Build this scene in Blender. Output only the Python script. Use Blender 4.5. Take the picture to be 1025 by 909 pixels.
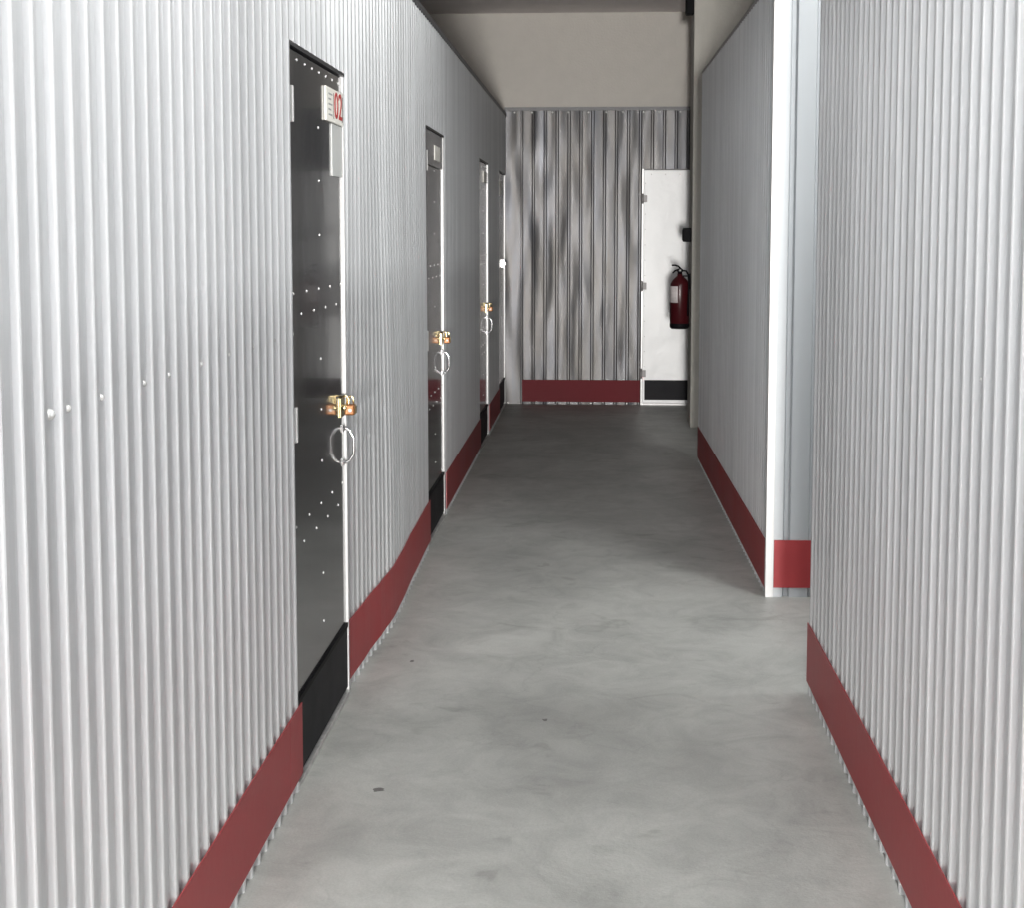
import bpy, bmesh, math, random
from mathutils import Vector, Matrix
random.seed(7)
S = bpy.context.scene
C = S.collection
PI = math.pi
for o in list(bpy.data.objects): bpy.data.objects.remove(o)

# ------------------------------------------------------------------ camera
# world: X right, Y along the corridor, Z up; metres; camera over the origin
W, H, F = 1025.0, 909.0, 1500.0
CX, CY, PITCH, YAW = 513.3, 368.9, math.radians(5.22), math.radians(3.232)
cam = bpy.data.cameras.new('camera'); cam_o = bpy.data.objects.new('camera', cam); C.objects.link(cam_o)
cam.sensor_fit = 'HORIZONTAL'; cam.sensor_width = 36.0; cam.lens = 36.0 * F / W
cam.shift_x = -(CX - W / 2) / W; cam.shift_y = (CY - H / 2) / W
cam_o.location = (0, 0, 1.48); cam_o.rotation_euler = (PI / 2 - PITCH, 0, YAW)
cam.clip_start = 0.02
S.camera = cam_o

# ------------------------------------------------------------------ world and light
world = bpy.data.worlds.new('world'); S.world = world; world.use_nodes = True
bg = world.node_tree.nodes['Background']; bg.inputs[0].default_value = (0.92, 0.96, 1, 1); bg.inputs[1].default_value = 1.0
S.view_settings.view_transform = 'Standard'; S.view_settings.look = 'None'
S.view_settings.gamma = 1.0; S.view_settings.use_curve_mapping = False
S.view_settings.exposure = 0.0

def area(name, loc, direction, sx, sy, watts, col=(1, 1, 1), parent=None):
    l = bpy.data.lights.new(name, 'AREA'); l.shape = 'RECTANGLE'; l.size = sx; l.size_y = sy
    l.energy = watts; l.color = col
    o = bpy.data.objects.new(name, l); C.objects.link(o); o.location = loc
    o.rotation_euler = Vector(direction).to_track_quat('-Z', 'Z').to_euler()
    if parent: o.parent = parent
    return o
Y0 = -12.0     # entrance end of the corridor
# daylight through the open entrance at the corridor's near end, behind the camera
area('entrance_daylight', (-0.03, Y0 + .15, .85), (0, 1, 0), .85, 1.0, 2750, (1.0, 0.975, 0.94))

# ------------------------------------------------------------------ materials
def new_mat(name):
    m = bpy.data.materials.new(name); m.use_nodes = True
    return m, m.node_tree, m.node_tree.nodes['Principled BSDF']
def N(nt, t, **kw):
    n = nt.nodes.new(t)
    for k, v in kw.items(): setattr(n, k, v)
    return n
def coords(nt, scale=(1, 1, 1)):
    tc = N(nt, 'ShaderNodeNewGeometry'); mp = N(nt, 'ShaderNodeMapping')
    mp.inputs['Scale'].default_value = scale
    nt.links.new(tc.outputs['Position'], mp.inputs['Vector'])
    return mp.outputs[0]
def mat(name, col, rough=.5, metal=0., var=.06, scale=6., stretch=(1, 1, 1), bump=0., bscale=60., bstretch=(1, 1, 1), spec=.5, coat=0., bdetail=3):
    m, nt, b = new_mat(name)
    no = N(nt, 'ShaderNodeTexNoise'); no.inputs['Scale'].default_value = scale; no.inputs['Detail'].default_value = 5
    nt.links.new(coords(nt, stretch), no.inputs['Vector'])
    r = N(nt, 'ShaderNodeValToRGB')
    r.color_ramp.elements[0].position = .3; r.color_ramp.elements[1].position = .7
    r.color_ramp.elements[0].color = [c * (1 - var) for c in col] + [1]
    r.color_ramp.elements[1].color = [min(1, c * (1 + var)) for c in col] + [1]
    nt.links.new(no.outputs[0], r.inputs[0]); nt.links.new(r.outputs[0], b.inputs['Base Color'])
    mr = N(nt, 'ShaderNodeMapRange'); mr.inputs['To Min'].default_value = max(.02, rough * .85); mr.inputs['To Max'].default_value = min(1, rough * 1.15)
    nt.links.new(no.outputs[0], mr.inputs[0]); nt.links.new(mr.outputs[0], b.inputs['Roughness'])
    b.inputs['Metallic'].default_value = metal; b.inputs['Specular IOR Level'].default_value = spec
    b.inputs['Coat Weight'].default_value = coat
    if bump:
        n2 = N(nt, 'ShaderNodeTexNoise'); n2.inputs['Scale'].default_value = bscale; n2.inputs['Detail'].default_value = bdetail
        nt.links.new(coords(nt, bstretch), n2.inputs['Vector'])
        bp = N(nt, 'ShaderNodeBump'); bp.inputs['Strength'].default_value = 1.0; bp.inputs['Distance'].default_value = bump
        nt.links.new(n2.outputs[0], bp.inputs['Height']); nt.links.new(bp.outputs[0], b.inputs['Normal'])
    return m
M = {}
M['sheet'] = mat('light_grey_coated_sheet', (.66, .67, .685), .42, .6, .10, 9, (1, 1, .03), .002, 1.6, (1, 1, .5))
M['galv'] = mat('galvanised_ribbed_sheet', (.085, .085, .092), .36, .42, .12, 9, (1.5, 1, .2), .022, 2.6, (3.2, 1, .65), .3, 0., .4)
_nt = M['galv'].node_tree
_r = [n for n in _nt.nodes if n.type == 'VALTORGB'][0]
_r.color_ramp.elements[0].color = (.064, .066, .074, 1); _r.color_ramp.elements[1].color = (.090, .085, .080, 1)  # cool to warm tint paints beige reflections into the sheet colour
M['galv_door'] = mat('galvanised_door_metal', (.55, .54, .53), .22, .85, .1, 6, (1, 1, .4), .004, 5)
M['panel'] = mat('light_grey_ribbed_sheet', (.43, .45, .47), .45, .2, .02, 3, (1, 1, .3))
M['trim'] = mat('white_folded_trim', (.58, .58, .58), .3, .1, .03)
M['rail'] = mat('dark_grey_rail', (.12, .12, .125), .5, .2, .12)
M['grey_rail'] = mat('dull_grey_rail', (.26, .25, .25), .5, .2, .1)
M['red'] = mat('red_plastic_band', (.30, .034, .038), .45, 0, .06, 3, (1, 1, 1), .0006, 25, (1, 1, 1), .3)
M['maroon'] = mat('maroon_plastic_band', (.125, .016, .021), .55, 0, .06, 3, spec=.1)
M['black'] = mat('black_plastic_band', (.010, .010, .0125), .55, 0, .15, 8, spec=.12)
M['door'] = mat('anthracite_door', (.040, .041, .045), .13, .0, .12, 4, (1, 1, .3), .0012, 4, (1, 1, .5), .9, .25)
M['frame'] = mat('dark_door_frame', (.03, .03, .032), .4, .1, .1)
M['rivet'] = mat('bright_rivet', (.85, .85, .84), .25, .3, .02)
M['chrome'] = mat('chrome', (.78, .78, .79), .12, 1., .03)
M['brass'] = mat('polished_brass', (.95, .76, .42), .16, 1., .1, 40)
M['brown'] = mat('worn_brown_lock', (.22, .09, .03), .35, .5, .2, 60)
M['white_door'] = mat('white_door_paint', (.90, .91, .92), .36, 0, .015, 3, (1, 1, 1), .006, 5)
M['sign'] = mat('cream_sign', (.80, .78, .72), .4, 0, .02)
M['paper'] = mat('grey_paper_sleeve', (.55, .56, .55), .3, 0, .08, 12)
M['sign_red'] = mat('red_sign_ink', (.42, .02, .02), .4, 0, .02)
M['ink'] = mat('dark_sign_ink', (.05, .03, .03), .5, 0, .02)
M['ink_grey'] = mat('grey_sign_ink', (.33, .33, .33), .5, 0, .02)
M['ext_red'] = mat('extinguisher_red', (.042, .004, .006), .3, 0, .06, spec=.3)
M['ext_label'] = mat('extinguisher_label', (.6, .55, .55), .4, 0, .1, 40)
M['ext_black'] = mat('black_rubber', (.005, .005, .006), .55, 0, .1, spec=.06)
M['plaster'] = mat('beige_plaster', (.50, .475, .44), .9, 0, .03, 9, (1, 1, 1), .002, 60)
M['ceil'] = mat('grey_ceiling', (.80, .75, .74), .9, 0, .04, 4, (1, 1, 1), .002, 50)
M['concrete_post'] = mat('beige_concrete', (.44, .425, .39), .85, 0, .06, 12, (1, 1, .4), .002, 50)
M['outer'] = mat('outer_wall_paint', (.50, .49, .47), .85, 0, .03)
M['sill'] = mat('worn_sill_metal', (.50, .50, .49), .4, .5, .2, 30)

# worn concrete floor
def floor_mat():
    m, nt, b = new_mat('worn_concrete')
    co = coords(nt)
    def noise(s, d, v=None, rough=.6, dist=0):
        n = N(nt, 'ShaderNodeTexNoise'); n.inputs['Scale'].default_value = s; n.inputs['Detail'].default_value = d
        n.inputs['Roughness'].default_value = rough; n.inputs['Distortion'].default_value = dist
        nt.links.new(v or co, n.inputs['Vector']); return n.outputs[0]
    def ramp(i, stops):
        r = N(nt, 'ShaderNodeValToRGB'); e = r.color_ramp.elements
        e[0].position, e[0].color = stops[0][0], list(stops[0][1]) + [1]
        e[1].position, e[1].color = stops[-1][0], list(stops[-1][1]) + [1]
        for p, c in stops[1:-1]:
            k = e.new(p); k.color = list(c) + [1]
        nt.links.new(i, r.inputs[0]); return r.outputs[0]
    def mul(a, bb, f=1.):
        x = N(nt, 'ShaderNodeMix', data_type='RGBA', blend_type='MULTIPLY'); x.inputs[0].default_value = f
        nt.links.new(a, x.inputs[6]); nt.links.new(bb, x.inputs[7]); return x.outputs[2]
    g = lambda v: (v * .99, v, v * .955)
    base = ramp(noise(1.3, 6, dist=.6), [(.28, g(.35)), (.5, g(.44)), (.72, g(.54))])
    cloud = ramp(noise(5, 8, rough=.7, dist=1.0), [(.3, (.76,) * 3), (.6, (1, 1, 1)), (.8, (1.0,) * 3)])
    grain = ramp(noise(160, 3), [(.3, (.86,) * 3), (.7, (1.0,) * 3)])
    stain = ramp(noise(2.6, 3, dist=1.6), [(.30, (.80, .80, .79)), (.37, (1, 1, 1)), (1, (1, 1, 1))])
    # hairline scuffs
    vs = N(nt, 'ShaderNodeTexVoronoi', feature='DISTANCE_TO_EDGE'); vs.inputs['Scale'].default_value = .9
    dn = N(nt, 'ShaderNodeTexNoise'); dn.inputs['Scale'].default_value = 2.2; dn.inputs['Detail'].default_value = 6
    nt.links.new(co, dn.inputs['Vector'])
    ad = N(nt, 'ShaderNodeVectorMath', operation='MULTIPLY_ADD'); ad.inputs[1].default_value = (.9, .9, .9)
    nt.links.new(dn.outputs[1], ad.inputs[0]); nt.links.new(co, ad.inputs[2]); nt.links.new(ad.outputs[0], vs.inputs['Vector'])
    scuff = ramp(vs.outputs[0], [(0., (.86,) * 3), (.010, (1, 1, 1)), (1, (1, 1, 1))])
    c = mul(mul(mul(mul(base, cloud), grain), stain), scuff, .6)
    nt.links.new(c, b.inputs['Base Color'])
    rr = N(nt, 'ShaderNodeMapRange'); rr.inputs['To Min'].default_value = .34; rr.inputs['To Max'].default_value = .62
    nt.links.new(noise(4, 5), rr.inputs[0]); nt.links.new(rr.outputs[0], b.inputs['Roughness'])
    b.inputs['Specular IOR Level'].default_value = .45
    bp = N(nt, 'ShaderNodeBump'); bp.inputs['Strength'].default_value = .5; bp.inputs['Distance'].default_value = .002
    nt.links.new(noise(70, 4), bp.inputs['Height']); nt.links.new(bp.outputs[0], b.inputs['Normal'])
    return m
M['floor'] = floor_mat()
M['spot'] = mat('dark_floor_spot', (.13, .125, .12), .6, 0, .2, 60)

def emit_mat(name, col, s):
    m, nt, b = new_mat(name); b.inputs['Emission Color'].default_value = list(col) + [1]; b.inputs['Emission Strength'].default_value = s
    return m
M['tube'] = emit_mat('lit_tube', (1, .99, .96), 6.0)

# ------------------------------------------------------------------ mesh helpers
def link(name, me, m=None, parent=None, loc=None, rot=None):
    o = bpy.data.objects.new(name, me); C.objects.link(o)
    if m is not None and me is not None and not me.materials: me.materials.append(M[m])
    if parent: o.parent = parent
    if loc: o.location = loc
    if rot: o.rotation_euler = rot
    return o
def tomesh(name, bm, smooth=False):
    bmesh.ops.recalc_face_normals(bm, faces=bm.faces)
    me = bpy.data.meshes.new(name); bm.to_mesh(me); bm.free()
    if smooth:
        for p in me.polygons: p.use_smooth = True
    return me
def add_box(bm, x0, x1, y0, y1, z0, z1, bev=0.):
    r = bmesh.ops.create_cube(bm, size=1.0)
    bmesh.ops.scale(bm, vec=(x1 - x0, y1 - y0, z1 - z0), verts=r['verts'])
    bmesh.ops.translate(bm, vec=((x0 + x1) / 2, (y0 + y1) / 2, (z0 + z1) / 2), verts=r['verts'])
    if bev:
        es = list({e for v in r['verts'] for e in v.link_edges})
        bmesh.ops.bevel(bm, geom=es, offset=bev, segments=2, affect='EDGES', profile=.5)
def box(name, x0, x1, y0, y1, z0, z1, m, parent=None, bev=0.):
    bm = bmesh.new(); add_box(bm, x0, x1, y0, y1, z0, z1, bev)
    return link(name, tomesh(name, bm), m, parent)
def lathe(bm, prof, seg=24, mtx=None):
    rings = []
    for r, z in prof:
        if r < 1e-6: rings.append([bm.verts.new((0, 0, z))])
        else: rings.append([bm.verts.new((r * math.cos(2 * PI * i / seg), r * math.sin(2 * PI * i / seg), z)) for i in range(seg)])
    for a, b in zip(rings, rings[1:]):
        for i in range(seg):
            j = (i + 1) % seg
            if len(a) == 1 and len(b) == 1: continue
            if len(a) == 1: bm.faces.new((a[0], b[i], b[j]))
            elif len(b) == 1: bm.faces.new((a[i], b[0], a[j]))
            else: bm.faces.new((a[i], b[i], b[j], a[j]))
    if mtx:
        vs = [v for rg in rings for v in rg]
        bmesh.ops.transform(bm, matrix=mtx, verts=vs)
def tube(bm, pts, r, seg=10):
    pts = [Vector(p) for p in pts]; rings = []
    up = None
    for i, p in enumerate(pts):
        t = (pts[min(i + 1, len(pts) - 1)] - pts[max(i - 1, 0)]).normalized()
        if up is None:
            up = t.orthogonal().normalized()
        up = (up - t * up.dot(t)).normalized(); s = t.cross(up)
        rings.append([bm.verts.new(p + (up * math.cos(2 * PI * k / seg) + s * math.sin(2 * PI * k / seg)) * r) for k in range(seg)])
    for a, b in zip(rings, rings[1:]):
        for k in range(seg): bm.faces.new((a[k], a[(k + 1) % seg], b[(k + 1) % seg], b[k]))
    bm.faces.new(rings[0][::-1]); bm.faces.new(rings[-1])
def tag(o, label, cat, group=None, kind=None):
    o['label'] = label; o['category'] = cat
    if group: o['group'] = group
    if kind: o['kind'] = kind
    return o
def struct(o, label, cat): return tag(o, label, cat, kind='structure')
def empty(name, loc=(0, 0, 0), rz=0.):
    o = bpy.data.objects.new(name, None); C.objects.link(o); o.location = loc; o.rotation_euler = (0, 0, rz)
    o.empty_display_size = .1
    return o

# ------------------------------------------------------------------ the shell
WT, CEIL = .15, 3.32
struct(box('floor', -4.15, 4.15, Y0 - .15, 13.15, -.15, 0, 'floor'), 'worn grey concrete floor running down the whole corridor', 'floor')
struct(box('ceiling', -4.15, 4.15, Y0 - .15, 13.15, CEIL, CEIL + .15, 'ceil'), 'grey ceiling slab high above the corridor walls', 'ceiling')
struct(box('wall_back', -4.0, 4.0, 12.885, 13.15, 0, CEIL, 'plaster'), 'beige plaster wall above the ribbed metal end wall', 'wall')
struct(box('wall_outer_left', -4.15, -4.0, Y0 - .15, 13.15, 0, CEIL, 'outer'), 'plain outer wall behind the left storage units', 'wall')
struct(box('wall_outer_right', 4.0, 4.15, Y0 - .15, 13.15, 0, CEIL, 'outer'), 'plain outer wall behind the right storage units', 'wall')
bm = bmesh.new()
add_box(bm, -4, -.48, Y0 - .15, Y0, 0, CEIL); add_box(bm, .42, 4, Y0 - .15, Y0, 0, CEIL); add_box(bm, -.48, .42, Y0 - .15, Y0, 1.5, CEIL)
struct(link('wall_entrance', tomesh('wall_entrance', bm), 'outer'), 'plain wall with the open entrance at the near end', 'wall')

# ------------------------------------------------------------------ profiled sheet
PITCH_S, DEPTH = .0755, .0118
def corr_profile(s0, s1, phase, sgn):
    """(along, out) points of a trapezoidal sheet; out 0 = ridge, -DEPTH = valley; near-facing slope centred on phase."""
    up, rid, dn, c = .011, .016, .022, .0022
    knots = [(-up / 2, -DEPTH), (up / 2, 0), (up / 2 + rid, 0), (up / 2 + rid + dn, -DEPTH)]
    pts = []
    k0 = math.floor((s0 - phase) / PITCH_S) - 1; k1 = math.ceil((s1 - phase) / PITCH_S) + 1
    for k in range(k0, k1 + 1):
        b = phase + k * PITCH_S
        for (t, o) in knots:
            pts.append((b + t, o))
    return cut_profile(round_profile(pts, c), s0, s1)
def rib_profile(s0, s1, phase, pitch=.1006, rib=.016, run=.006, depth=.014):
    pts = []
    k0 = math.floor((s0 - phase) / pitch) - 1; k1 = math.ceil((s1 - phase) / pitch) + 1
    for k in range(k0, k1 + 1):
        b = phase + k * pitch
        pts += [(b - rib / 2 - run, 0), (b - rib / 2, -depth), (b + rib / 2, -depth), (b + rib / 2 + run, 0)]
    return cut_profile(round_profile(pts, .0012), s0, s1)
def round_profile(pts, c):
    out = [pts[0]]
    for a, p, b in zip(pts, pts[1:], pts[2:]):
        for q in (a, b):
            d = math.hypot(q[0] - p[0], q[1] - p[1]); f = min(.4, c / d)
            out.append((p[0] + (q[0] - p[0]) * f, p[1] + (q[1] - p[1]) * f))
    out.append(pts[-1]); return out
def cut_profile(pts, s0, s1):
    res = []
    for a, b in zip(pts, pts[1:]):
        if b[0] <= s0 or a[0] >= s1: continue
        if a[0] < s0:
            f = (s0 - a[0]) / (b[0] - a[0]); a = (s0, a[1] + (b[1] - a[1]) * f)
        if b[0] > s1:
            f = (s1 - a[0]) / (b[0] - a[0]); b = (s1, a[1] + (b[1] - a[1]) * f)
        if not res: res.append(a)
        res.append(b)
    return res
def sheet_mesh(name, prof, z0, z1, place, t=.0012, zs=1, off=None):
    """prof along/out points -> thin closed sheet; place(along, out, z) -> xyz; off(along, z) extra out."""
    bm = bmesh.new(); grid = []
    for j in range(zs + 1):
        z = z0 + (z1 - z0) * j / zs
        fr = [bm.verts.new(place(s, o + (off(s, z) if off else 0), z)) for s, o in prof]
        bk = [bm.verts.new(place(s, o - t + (off(s, z) if off else 0), z)) for s, o in prof]
        grid.append((fr, bk))
    n = len(prof)
    for j in range(zs):
        (f0, b0), (f1, b1) = grid[j], grid[j + 1]
        for i in range(n - 1):
            bm.faces.new((f0[i], f0[i + 1], f1[i + 1], f1[i])); bm.faces.new((b0[i + 1], b0[i], b1[i], b1[i + 1]))
        bm.faces.new((f0[0], f1[0], b1[0], b0[0])); bm.faces.new((f0[-1], b0[-1], b1[-1], f1[-1]))
    for k, (f, b) in ((0, grid[0]), (1, grid[-1])):
        for i in range(n - 1): bm.faces.new((f[i], b[i], b[i + 1], f[i + 1]))
    return tomesh(name, bm)
def run_sheets(parent, s0, s1, z0, z1, phase, place, m='sheet', width=PITCH_S * 10, zs=1, off=None, prof=None):
    """a row of separate sheets; each full-width sheet laps the next by a hair"""
    s = s0; k = 0
    while s < s1 - 1e-4:
        e = min(s1, s + width)
        if s1 - e < PITCH_S * 2: e = s1
        p = prof(s, e) if prof else corr_profile(s, e, phase, 1)
        link('corrugated_sheet', sheet_mesh('corrugated_sheet', p, z0, z1, place, zs=zs, off=off), m, parent)
        s = e; k += 1

XL, XR = -.785, .683          # ridge planes of the corridor walls
HL, HF = 2.455, 2.475
# ---- gentle bulge of the lower left wall between the first two doors
BK = [(4.62, -.014), (5.05, .0), (5.25, .012), (5.5, .023), (5.75, .021), (6.2, .012), (6.8, .005), (7.3, 0)]
def bulge(y, z):
    if y <= BK[0][0]: b = BK[0][1]
    elif y >= BK[-1][0]: b = 0.
    else:
        for (a, va), (c, vc) in zip(BK, BK[1:]):
            if a <= y <= c:
                f = (y - a) / (c - a); f = f * f * (3 - 2 * f); b = va + (vc - va) * f; break
    f = max(0., min(1., (2.0 - z) / 1.6)); return b * f * f * (3 - 2 * f)
PHL = 1.993
placeL = lambda s, o, z: (XL + o, s, z)
wl = empty('wall_left', (0, 0, 0)); struct(wl, 'light grey corrugated metal wall along the left side with dark doors', 'wall')
DOORS = [(3.835, 4.675), (6.90, 7.69), (9.99, 10.80), (11.955, 12.78)]
run_sheets(wl, Y0 + .05, 3.835, 0, HL, PHL, placeL)
run_sheets(wl, 4.675, 6.90, 0, HL, PHL, placeL, zs=10, off=bulge)
run_sheets(wl, 7.69, 9.99, 0, HL, PHL, placeL)
run_sheets(wl, 10.80, 11.955, 0, HL, PHL, placeL)
for a, b in DOORS: run_sheets(wl, a, b, 1.966, HL, PHL, placeL)
box('top_rail', XL - .045, XL + .003, Y0 + .05, 12.84, HL - .004, HL + .022, 'rail', wl)
# screws in the valleys, in a row at chest height, and along the top
bm = bmesh.new(); lathe(bm, [(0, .0045), (.003, .004), (.005, .002), (.0058, 0), (.0058, -.002), (0, -.002)], 10, Matrix.Rotation(PI / 2, 4, 'Y'))
screw = tomesh('screw', bm, True); screw.materials.append(M['rivet'])
def snap_valley(y):
    v = PHL - .0055 - .0132; k = round((y - v) / PITCH_S); return v + k * PITCH_S
for i, y in enumerate([2.118, 2.193, 2.344, 2.568, 2.729, 2.956, 3.187, 3.405, 3.62, 3.85]):
    o = link('screw', screw, None, wl, (XL - DEPTH + .002, snap_valley(y), 1.215))
    if i == 0: o.scale = (1.4, 1.9, 1.5)

# ---- red skirting bands
def band(name, pts, z0, z1, side, t=.003, m='red', parent=None):
    """strip following wall points [(x, y)]; side = +1 grows to +X, -1 to -X"""
    bm = bmesh.new(); prev = None
    for x, y in pts:
        q = [bm.verts.new((x, y, z0)), bm.verts.new((x + side * t, y, z0)), bm.verts.new((x + side * t, y, z1)), bm.verts.new((x, y, z1))]
        if prev:
            for i in range(4): bm.faces.new((prev[i], prev[(i + 1) % 4], q[(i + 1) % 4], q[i]))
        else: bm.faces.new(q)
        prev = q
    bm.faces.new(prev[::-1])
    return link(name, tomesh(name, bm), m, parent)
bl = empty('baseboard_left'); struct(bl, 'red plastic skirting band along the left corrugated wall', 'skirting')
G = .0006
for a, b in [(Y0 + .05, .9), (.903, 3.70), (3.703, 3.862), (7.695, 9.985), (10.805, 11.95)]:
    band('band_strip', [(XL + G, a), (XL + G, b)], .036, .229, 1, parent=bl)
n = 24
band('band_strip', [(XL + G + bulge(4.68 + (6.895 - 4.68) * i / n, .1), 4.68 + (6.895 - 4.68) * i / n) for i in range(n + 1)], .036, .229, 1, parent=bl)

# ------------------------------------------------------------------ right side, near block
wr = empty('wall_right'); struct(wr, 'light grey corrugated metal wall along the near right side', 'wall')
PHR = 2.525
placeR = lambda s, o, z: (XR - o, s, z)
run_sheets(wr, Y0 + .05, 4.745, 0, HF, PHR, placeR)
placeRet = lambda s, o, z: (s, 4.745 + o, z)
run_sheets(wr, XR + .012, 3.99, 0, HF, 0, placeRet, 'panel', .905, prof=lambda a, b: rib_profile(a, b, .77))
box('corner_trim', XR + .001, XR + .030, 4.746, 4.750, 0, HF, 'panel', wr)
box('top_rail', XR - .003, XR + .045, Y0 + .05, 4.75, HF - .004, HF + .022, 'rail', wr)
br = empty('baseboard_right'); struct(br, 'red plastic skirting band along the near right wall', 'skirting')
for a, b in [(Y0 + .05, 1.2), (1.203, 4.765)]:
    band('band_strip', [(XR - G, a), (XR - G, b)], .038, .229, -1, parent=br)
for y in (2.41, 2.71, 3.01):
    link('screw', screw, None, wr, (XR + DEPTH - .001, 2.525 - .0198 + round((y - 2.5052) / PITCH_S) * PITCH_S, 1.215), (0, 0, PI))

# ------------------------------------------------------------------ right side, far block (runs in by 1 cm per metre)
RZ = math.atan(.0100)
FX, FY, FL = .6915, 6.03, 3.62
wf = empty('wall_far_right', (FX, FY, 0), RZ); struct(wf, 'shaded corrugated wall of the far right unit beyond the side passage', 'wall')
placeF = lambda s, o, z: (-o, s, z)
run_sheets(wf, .0, FL, 0, HF, .02, placeF)
placeFF = lambda s, o, z: (s, .002 - o, z)
run_sheets(wf, .012, 3.25, 0, HF, 0, placeFF, 'panel', 1.006, prof=lambda a, b: rib_profile(a, b, .0785))
# white folded corner trim (L)
bm = bmesh.new(); add_box(bm, -.0045, .027, -.0060, -.0026, 0, HF + .01, .0012); add_box(bm, -.0045, -.0012, -.0026, .028, 0, HF + .01, .001)
link('corner_trim', tomesh('corner_trim', bm), 'trim', wf)
box('top_rail', -.003, .04, .03, FL, HF - .002, HF + .012, 'grey_rail', wf)
box('end_trim', .001, .03, FL, FL + .003, 0, HF, 'panel', wf)
bf = empty('baseboard_far_right', (FX, FY, 0), RZ); struct(bf, 'dark red skirting band around the far right unit with bright red end', 'skirting')
band('band_strip', [(-.0006, .030), (-.0006, FL)], .030, .229, -1, parent=bf)
box('band_strip', .0285, 1.2, -.0052, -.0022 + .0015, .040, .235, 'red', bf)

# ------------------------------------------------------------------ end wall of ribbed galvanised sheet
we = empty('wall_end'); struct(we, 'shiny galvanised ribbed metal wall closing the corridor end', 'wall')
YB = 12.84
placeB = lambda s, o, z: (s, YB - o, z)
PB = -.646
pf = lambda a, b: rib_profile(a, b, PB, .1006, .013, .007, .016)
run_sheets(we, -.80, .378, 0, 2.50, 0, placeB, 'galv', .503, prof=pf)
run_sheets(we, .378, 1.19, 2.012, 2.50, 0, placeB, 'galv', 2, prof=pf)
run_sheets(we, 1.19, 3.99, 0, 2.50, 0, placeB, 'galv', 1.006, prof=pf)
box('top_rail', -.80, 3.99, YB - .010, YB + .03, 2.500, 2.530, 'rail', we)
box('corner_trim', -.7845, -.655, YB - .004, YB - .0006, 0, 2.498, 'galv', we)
for k in range(10):
    link('screw', screw, None, we, (-.70 + k * .155 + random.uniform(-.02, .02), YB - .001, 2.487), (0, 0, -PI / 2)).scale = (1.6, 1.6, 1.6)
for x in (-.77, -.05, .26): link('screw', screw, None, we, (x, YB - .004, .012), (0, 0, -PI / 2)).scale = (1.6, 1.6, 1.6)
be = empty('baseboard_end'); struct(be, 'dark red skirting band across the ribbed end wall', 'skirting')
box('band_strip', -.641, .372, YB - .0046, YB - .0006, .022, .212, 'maroon', be)

# ------------------------------------------------------------------ concrete post
struct(box('wall_post', .708, 1.42, 11.34, 11.70, 0, CEIL, 'concrete_post', None, .006), 'beige concrete post from floor to ceiling before the end wall', 'post')

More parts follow.
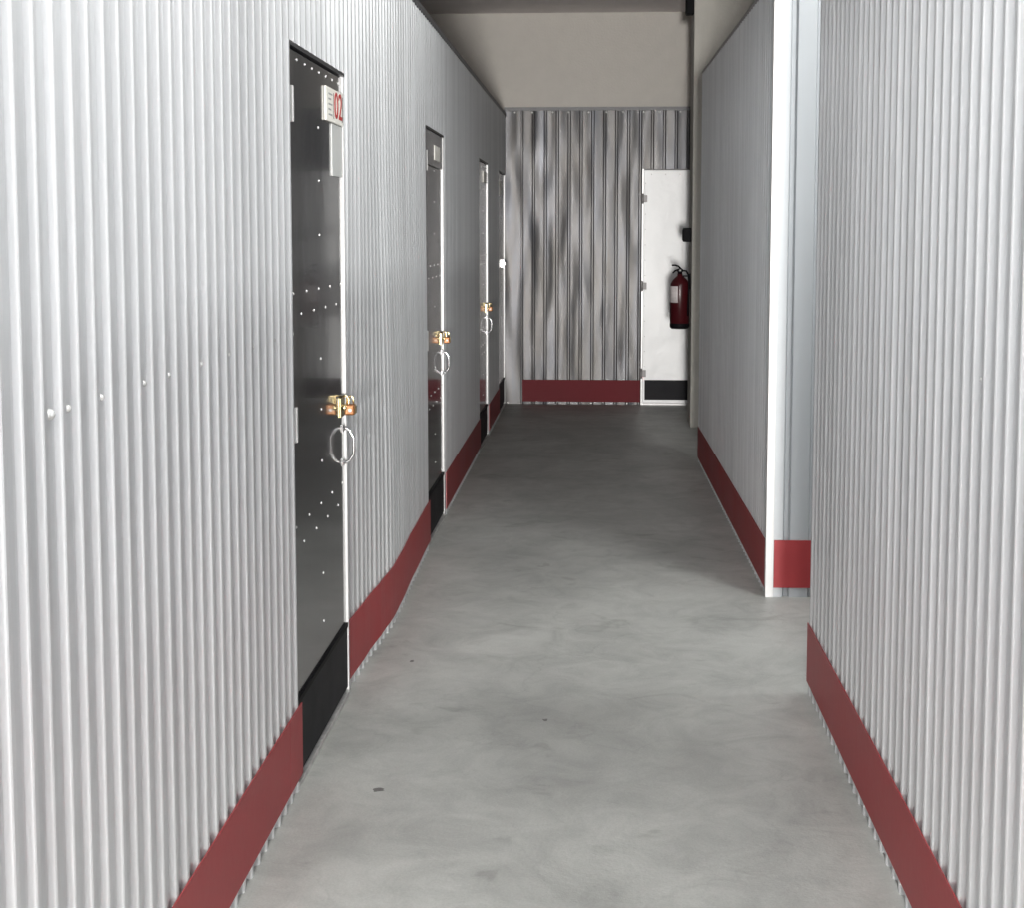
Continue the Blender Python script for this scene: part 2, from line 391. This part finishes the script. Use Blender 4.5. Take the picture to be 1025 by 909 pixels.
# ------------------------------------------------------------------ doors in the left wall
bm = bmesh.new(); lathe(bm, [(0, .0022), (.0026, .0017), (.0042, 0), (.0042, -.002), (0, -.002)], 8, Matrix.Rotation(PI / 2, 4, 'Y'))
rivet = tomesh('rivet', bm, True); rivet.materials.append(M['rivet'])
XD = -.798
def side_door(name, y0, y1, label, panel='door', number=None, sign=None, paper=None, header=False, rows=True, hardware=True):
    d = empty(name, (XD, y0, 0)); struct(d, label, 'door'); w = y1 - y0
    box('door_panel', -.035, 0, .012, w - .020, .022, 1.953 if not header else 1.79, panel, d, .002)
    if header: box('header_plate', -.035, .004, .012, w - .020, 1.795, 1.956, panel, d, .002)
    box('frame_head', -.04, .010, .004, w - .004, 1.957, 1.968, 'frame', d)
    box('frame_post', -.04, .008, .0, .011, 0, 1.962, 'frame', d)
    # white folded angle at the latch side
    bm = bmesh.new(); add_box(bm, -.03, .0075, w - .014, w - .001, 0, 1.962, .002)
    link('edge_trim', tomesh('edge_trim', bm), 'trim', d)
    box('threshold', -.03, .012, .003, w - .018, 0, .016, 'sill', d, .002)
    k = box('kick_plate', .0004, .004, .010, w - .020, .026, .226, 'black', d)
    box('lip', .0004, .007, .010, w - .020, .222, .236, 'ext_black', k)
    if rows:
        R = []
        for z, dz in ((1.318, .0), (.695, .0)):
            for i in range(5): R.append((.062 + i * (w - .12) / 4, z - .003 * i * 0))
            for i in range(4): R.append((.065 + (i + .55) * (w - .12) / 4, z - .058))
        R += [(w * .525, z) for z in (1.775, 1.625, 1.471, 1.115, .968, .817, .485, .342)]
        R += [(.04 + i * (w - .10) / 7, 1.932) for i in range(8)]
        for y, z in R: link('rivet', rivet, None, d, (.0004, y, z))
    for z in (1.81, .972):
        h = box('hinge', .0, .010, .040, .056, z - .047, z + .047, 'rivet', d, .002)
    if sign:
        a, b, z0, z1 = sign
        s = box('number_sign', .0, .007, a - y0, b - y0, z0, z1, 'sign', d, .002)
        if number:
            cu = bpy.data.curves.new('digits', 'FONT'); cu.body = number; cu.size = .112; cu.extrude = .0006; cu.align_x = 'CENTER'; cu.align_y = 'CENTER'
            to = bpy.data.objects.new('tmp', cu); C.objects.link(to)
            bpy.context.view_layer.update()
            me = bpy.data.meshes.new_from_object(to.evaluated_get(bpy.context.evaluated_depsgraph_get()))
            bpy.data.objects.remove(to)
            me.materials.clear()
            t = link('digits', me, 'sign_red', s)
            t.matrix_local = Matrix.Translation((.0078, a - y0 + .200, (z0 + z1) / 2)) @ Matrix(((0, 0, 1, 0), (1.25, 0, 0, 0), (0, 1, 0, 0), (0, 0, 0, 1)))
            for y in (.118, .272):
                box('sign_rule', 0.007, .0076, a - y0 + y, a - y0 + y + .006, z0 + .012, z1 - .012, 'ink', s)
            for i in range(5):
                box('small_print', 0.007, .0075, a - y0 + .035, a - y0 + .100 - .02 * (i % 2), z0 + .018 + i * .015, z0 + .023 + i * .015, 'ink_grey', s)
    if paper:
        a, b, z0, z1 = paper
        box('paper_sleeve', .0, .004, a - y0, b - y0, z0, z1, 'paper', d, .001)
    if hardware:
        yb = w - .062
        # hasp: plate, sliding bolt, staple
        hp = box('hasp_plate', .0, .005, yb - .035, yb + .035, .905, .965, 'brass', d, .001)
        bm = bmesh.new(); lathe(bm, [(0, 0), (.007, 0), (.0085, .002), (.0085, .075), (.007, .078), (0, .078)], 14, Matrix.Translation((.014, yb + .042, .936)) @ Matrix.Rotation(PI / 2, 4, 'X'))
        link('sliding_bolt', tomesh('sliding_bolt', bm, True), 'brass', hp)
        bm = bmesh.new(); tube(bm, [(.0, yb - .004, .968), (.016, yb - .004, .972), (.024, yb - .004, .962), (.024, yb - .004, .944), (.016, yb - .004, .936), (.0, yb - .004, .938)], .0035, 8)
        link('staple', tomesh('staple', bm, True), 'brass', hp)
        # D shaped pull handle
        zc, hh, pr = .812, .054, .034
        prof = [(0, zc + hh), (.012, zc + hh), (.022, zc + hh - .006), (pr, zc + hh - .024), (pr + .002, zc + hh - .034), (pr + .002, zc - hh + .034), (pr, zc - hh + .024), (.022, zc - hh + .006), (.012, zc - hh), (0, zc - hh)]
        bm = bmesh.new(); tube(bm, [(x, yb + .012, z) for x, z in prof], .0042, 10)
        link('pull_handle', tomesh('pull_handle', bm, True), 'chrome', d)
        for s_ in (1, -1): box('handle_foot', 0, .004, yb + .002, yb + .022, zc + s_ * hh - .012, zc + s_ * hh + .012, 'chrome', d, .001)
    return d
def padlock(y, z, label, scale=1.):
    p = empty('padlock', (XD, y, z)); p.scale = (scale,) * 3
    tag(p, label, 'padlock', 'brass padlocks hanging on the left door hasps')
    bm = bmesh.new(); add_box(bm, .012, .044, -.020, .020, -.040, -.006, .005)
    b = link('lock_body', tomesh('lock_body', bm), 'brown', p)
    bm = bmesh.new(); add_box(bm, .0445, .0465, -.017, .017, -.035, -.010, .001); link('face_plate', tomesh('face_plate', bm), 'brass', b)
    bm = bmesh.new(); lathe(bm, [(0, .0015), (.0045, .0015), (.006, 0), (.006, -.003), (0, -.003)], 12, Matrix.Translation((.030, -.0205, -.024)) @ Matrix.Rotation(PI / 2, 4, 'X'))
    link('keyhole', tomesh('keyhole', bm, True), 'rivet', b)
    bm = bmesh.new(); tube(bm, [(.028 + .010 * math.cos(a), 0, .008 + .010 * math.sin(a)) if 0 <= a <= PI else (.028 + .010 * (1 if a < 0 else -1), 0, -.010) for a in [-.1] + [PI * i / 8 for i in range(9)] + [PI + .1]], .003, 8)
    link('shackle', tomesh('shackle', bm, True), 'brass', p)
    return p
side_door('door_1', 3.835, 4.675, 'glossy anthracite riveted door numbered 02, nearest on the left wall', number='02', sign=(4.372, 4.656, 1.804, 1.904), paper=(4.478, 4.652, 1.647, 1.802))
side_door('door_2', 6.90, 7.69, 'narrow-looking dark glossy door, second along the left wall', sign=(7.29, 7.53, 1.826, 1.898), header=True)
side_door('door_3', 9.99, 10.80, 'dark door reflecting the end wall, third along the left wall', sign=(10.40, 10.66, 1.82, 1.90))
side_door('door_4', 11.955, 12.78, 'pale galvanised door in the far left corner by the ribbed wall', panel='galv_door', sign=(12.10, 12.33, 1.78, 1.89), rows=False, hardware=False)
padlock(4.613, .951, 'brass padlock on the hasp of the nearest left door, number 02')
padlock(7.628, .951, 'brass padlock on the hasp of the second left door')
padlock(10.738, .951, 'small brass padlock on the hasp of the third, farthest left door')

d4 = bpy.data.objects['door_4']
lt = box('latch', 0, .016, .60, .66, 1.18, 1.25, 'chrome', d4, .003); box('latch_knob', .016, .028, .615, .645, 1.20, 1.23, 'rivet', lt, .004)
# ------------------------------------------------------------------ white door in the end wall
d5 = empty('door_5', (.375, YB, 0)); struct(d5, 'white steel door with black kick plate in the ribbed end wall', 'door')
box('door_panel', .016, .80, -.006, .03, .018, 2.000, 'white_door', d5, .003)
box('frame_post', .002, .014, -.012, .03, 0, 2.010, 'trim', d5); box('frame_post', .802, .815, -.012, .03, 0, 2.010, 'trim', d5)
box('frame_head', .014, .802, -.010, .03, 2.002, 2.011, 'frame', d5)
box('threshold', .0, .815, -.016, .03, 0, .016, 'trim', d5)
box('kick_plate', .034, .79, -.0098, -.0064, .044, .215, 'black', d5)
for z in (1.76, 1.02, .27):
    bm = bmesh.new(); lathe(bm, [(0, 0), (.011, 0), (.011, .085), (0, .085)], 12, Matrix.Translation((.004, -.018, z - .042)))
    h = link('hinge', tomesh('hinge', bm, True), 'grey_rail', d5)
    box('hinge_leaf', .010, .045, -.009, -.0055, z - .03, z + .03, 'grey_rail', h)
for i in range(13): link('rivet', rivet, None, d5, (.030, -.0062, .33 + i * .13), (0, 0, -PI / 2))
for i in range(6): link('rivet', rivet, None, d5, (.08 + i * .12, -.0062, 1.965), (0, 0, -PI / 2))

# ------------------------------------------------------------------ fire extinguisher on the post
ex = empty('fire_extinguisher', (.6285, 11.47, .745)); tag(ex, 'dark red fire extinguisher with black valve hung on the concrete post', 'fire extinguisher')
R_ = .0735
bm = bmesh.new(); lathe(bm, [(R_ - .004, .03), (R_, .034), (R_, .325), (R_ - .004, .345), (R_ - .016, .368), (R_ - .036, .388), (.026, .398), (.020, .402), (.020, .418), (0, .418)], 32)
body = link('cylinder', tomesh('cylinder', bm, True), 'ext_red', ex)
bm = bmesh.new(); lathe(bm, [(0, .0), (R_ - .012, .0), (R_ - .001, .010), (R_ + .001, .02), (R_ + .001, .040), (R_ - .001, .042)], 32)
link('base_ring', tomesh('base_ring', bm, True), 'ext_black', ex)
# wrapped label on the left front
bm = bmesh.new(); prev = None
for i in range(11):
    a = math.radians(175 + i * 8); c, s = math.cos(a), math.sin(a)
    q = [bm.verts.new((c * (R_ + e), s * (R_ + e), z)) for e, z in ((.0004, .20), (.0016, .20), (.0016, .325), (.0004, .325))]
    if prev:
        for j in range(4): bm.faces.new((prev[j], prev[(j + 1) % 4], q[(j + 1) % 4], q[j]))
    else: bm.faces.new(q)
    prev = q
bm.faces.new(prev[::-1]); link('paper_label', tomesh('paper_label', bm, True), 'ext_label', body)
bm = bmesh.new(); lathe(bm, [(0, .41), (.017, .41), (.017, .43), (.022, .434), (.022, .452), (.012, .458), (0, .458)], 16)
vl = link('valve', tomesh('valve', bm, True), 'ext_black', ex)
bm = bmesh.new(); tube(bm, [(.010, 0, .452), (-.015, -.004, .476), (-.038, -.008, .484), (-.062, -.012, .482)], .0065, 8); link('lever', tomesh('lever', bm, True), 'ext_black', vl)
bm = bmesh.new(); tube(bm, [(.010, 0, .440), (-.020, -.004, .448), (-.040, -.008, .440), (-.056, -.012, .424)], .0065, 8); link('carry_grip', tomesh('carry_grip', bm, True), 'ext_black', vl)
bm = bmesh.new(); lathe(bm, [(0, .004), (.010, .003), (.013, 0), (.013, -.006), (0, -.006)], 14, Matrix.Translation((.0, -.026, .443)) @ Matrix.Rotation(PI / 2, 4, 'X')); link('gauge', tomesh('gauge', bm, True), 'chrome', vl)
bm = bmesh.new(); tube(bm, [(.02, 0, .443), (.045, -.02, .44), (.062, -.035, .41), (.066, -.046, .36), (.064, -.050, .28), (.060, -.054, .18), (.058, -.056, .10)], .007, 8)
link('hose', tomesh('hose', bm, True), 'ext_black', ex)
bm = bmesh.new(); add_box(bm, .070, .0790, -.02, .02, .30, .42, .002); add_box(bm, .015, .0785, -.006, .006, .396, .406)
link('wall_bracket', tomesh('wall_bracket', bm), 'ext_black', ex)

# small black box on the post and dark junction box under the ceiling
cb = empty('call_point', (.708, 11.44, 1.405)); tag(cb, 'small black box fixed to the post above the fire extinguisher', 'wall box')
box('housing', -.062, 0, -.045, .045, 0, .105, 'ext_black', cb, .006); box('cover_plate', -.066, -.062, -.035, .035, .012, .092, 'ext_black', cb, .001)
jb = empty('junction_box', (.708, 11.43, 3.09)); tag(jb, 'dark junction box high on the post just under the ceiling', 'junction box')
box('housing', -.055, 0, -.05, .05, 0, .17, 'ext_black', jb, .006); box('lid', -.060, -.055, -.045, .045, .008, .162, 'ext_black', jb, .002)
box('conduit', -.036, -.016, -.010, .010, .170, CEIL - 3.09, 'rail', jb)

# ------------------------------------------------------------------ marks on the floor
def blot(x, y, rx, ry, label, seed):
    rnd = random.Random(seed); bm = bmesh.new(); c = bm.verts.new((0, 0, .0010)); ring = []
    for i in range(18):
        a = 2 * PI * i / 18; r = rnd.uniform(.6, 1.1); ring.append(bm.verts.new((rx * r * math.cos(a), ry * r * math.sin(a), .0004)))
    for i in range(18): bm.faces.new((c, ring[i], ring[(i + 1) % 18]))
    return tag(link('floor_stain', tomesh('floor_stain', bm), 'spot', None, (x, y, 0)), label, 'stain', 'dark specks on the concrete floor')
import mathutils
def at_floor(px, py):
    fw = Vector((-math.sin(YAW) * math.cos(PITCH), math.cos(YAW) * math.cos(PITCH), -math.sin(PITCH))); r = Vector((math.cos(YAW), math.sin(YAW), 0)); u = r.cross(fw)
    d = fw + r * (px - CX) / F - u * (py - CY) / F; t = -1.48 / d.z
    return d.x * t, d.y * t
for (px, py, rx, ry, lb) in [(379, 791, .017, .016, 'dark oval speck on the floor nearest the left red band'), (546, 721, .009, .014, 'tiny dark speck on the floor in mid corridor'), (412, 662, .008, .016, 'tiny dark speck on the floor beside the left band past the first door')]:
    x, y = at_floor(px, py); blot(x, y, rx, ry, lb, px)

# ------------------------------------------------------------------ ceiling lamps (over the near corridor and the side passages)
def tube_lamp(x, y, rz, watts, label, length=1.5):
    l = empty('tube_lamp', (x, y, CEIL), rz); tag(l, label, 'lamp', 'fluorescent lamps on the ceiling')
    box('lamp_body', -.075, .075, -length / 2, length / 2, -.05, 0, 'trim', l, .004)
    box('diffuser', -.06, .06, -length / 2 + .02, length / 2 - .02, -.075, -.05, 'tube', l, .006)
    for s in (1, -1): box('end_cap', -.07, .07, s * length / 2 - .015, s * length / 2 + .015, -.08, 0, 'trim', l, .004)
    area('lamp_light', (0, 0, -.08), (0, 0, -1), .12, length - .1, watts, (.985, 1, .985), l)
tube_lamp(-.05, 1.6, 0, 40, 'fluorescent tube lamp on the ceiling over the near corridor')
tube_lamp(-.05, -2.4, 0, 350, 'fluorescent tube lamp on the ceiling behind the camera near the entrance')
tube_lamp(1.6, 4.3, 0, 95, 'fluorescent tube lamp over the near side of the right side passage')
tube_lamp(1.6, 6.1, 0, 35, 'fluorescent tube lamp over the far side of the right side passage')
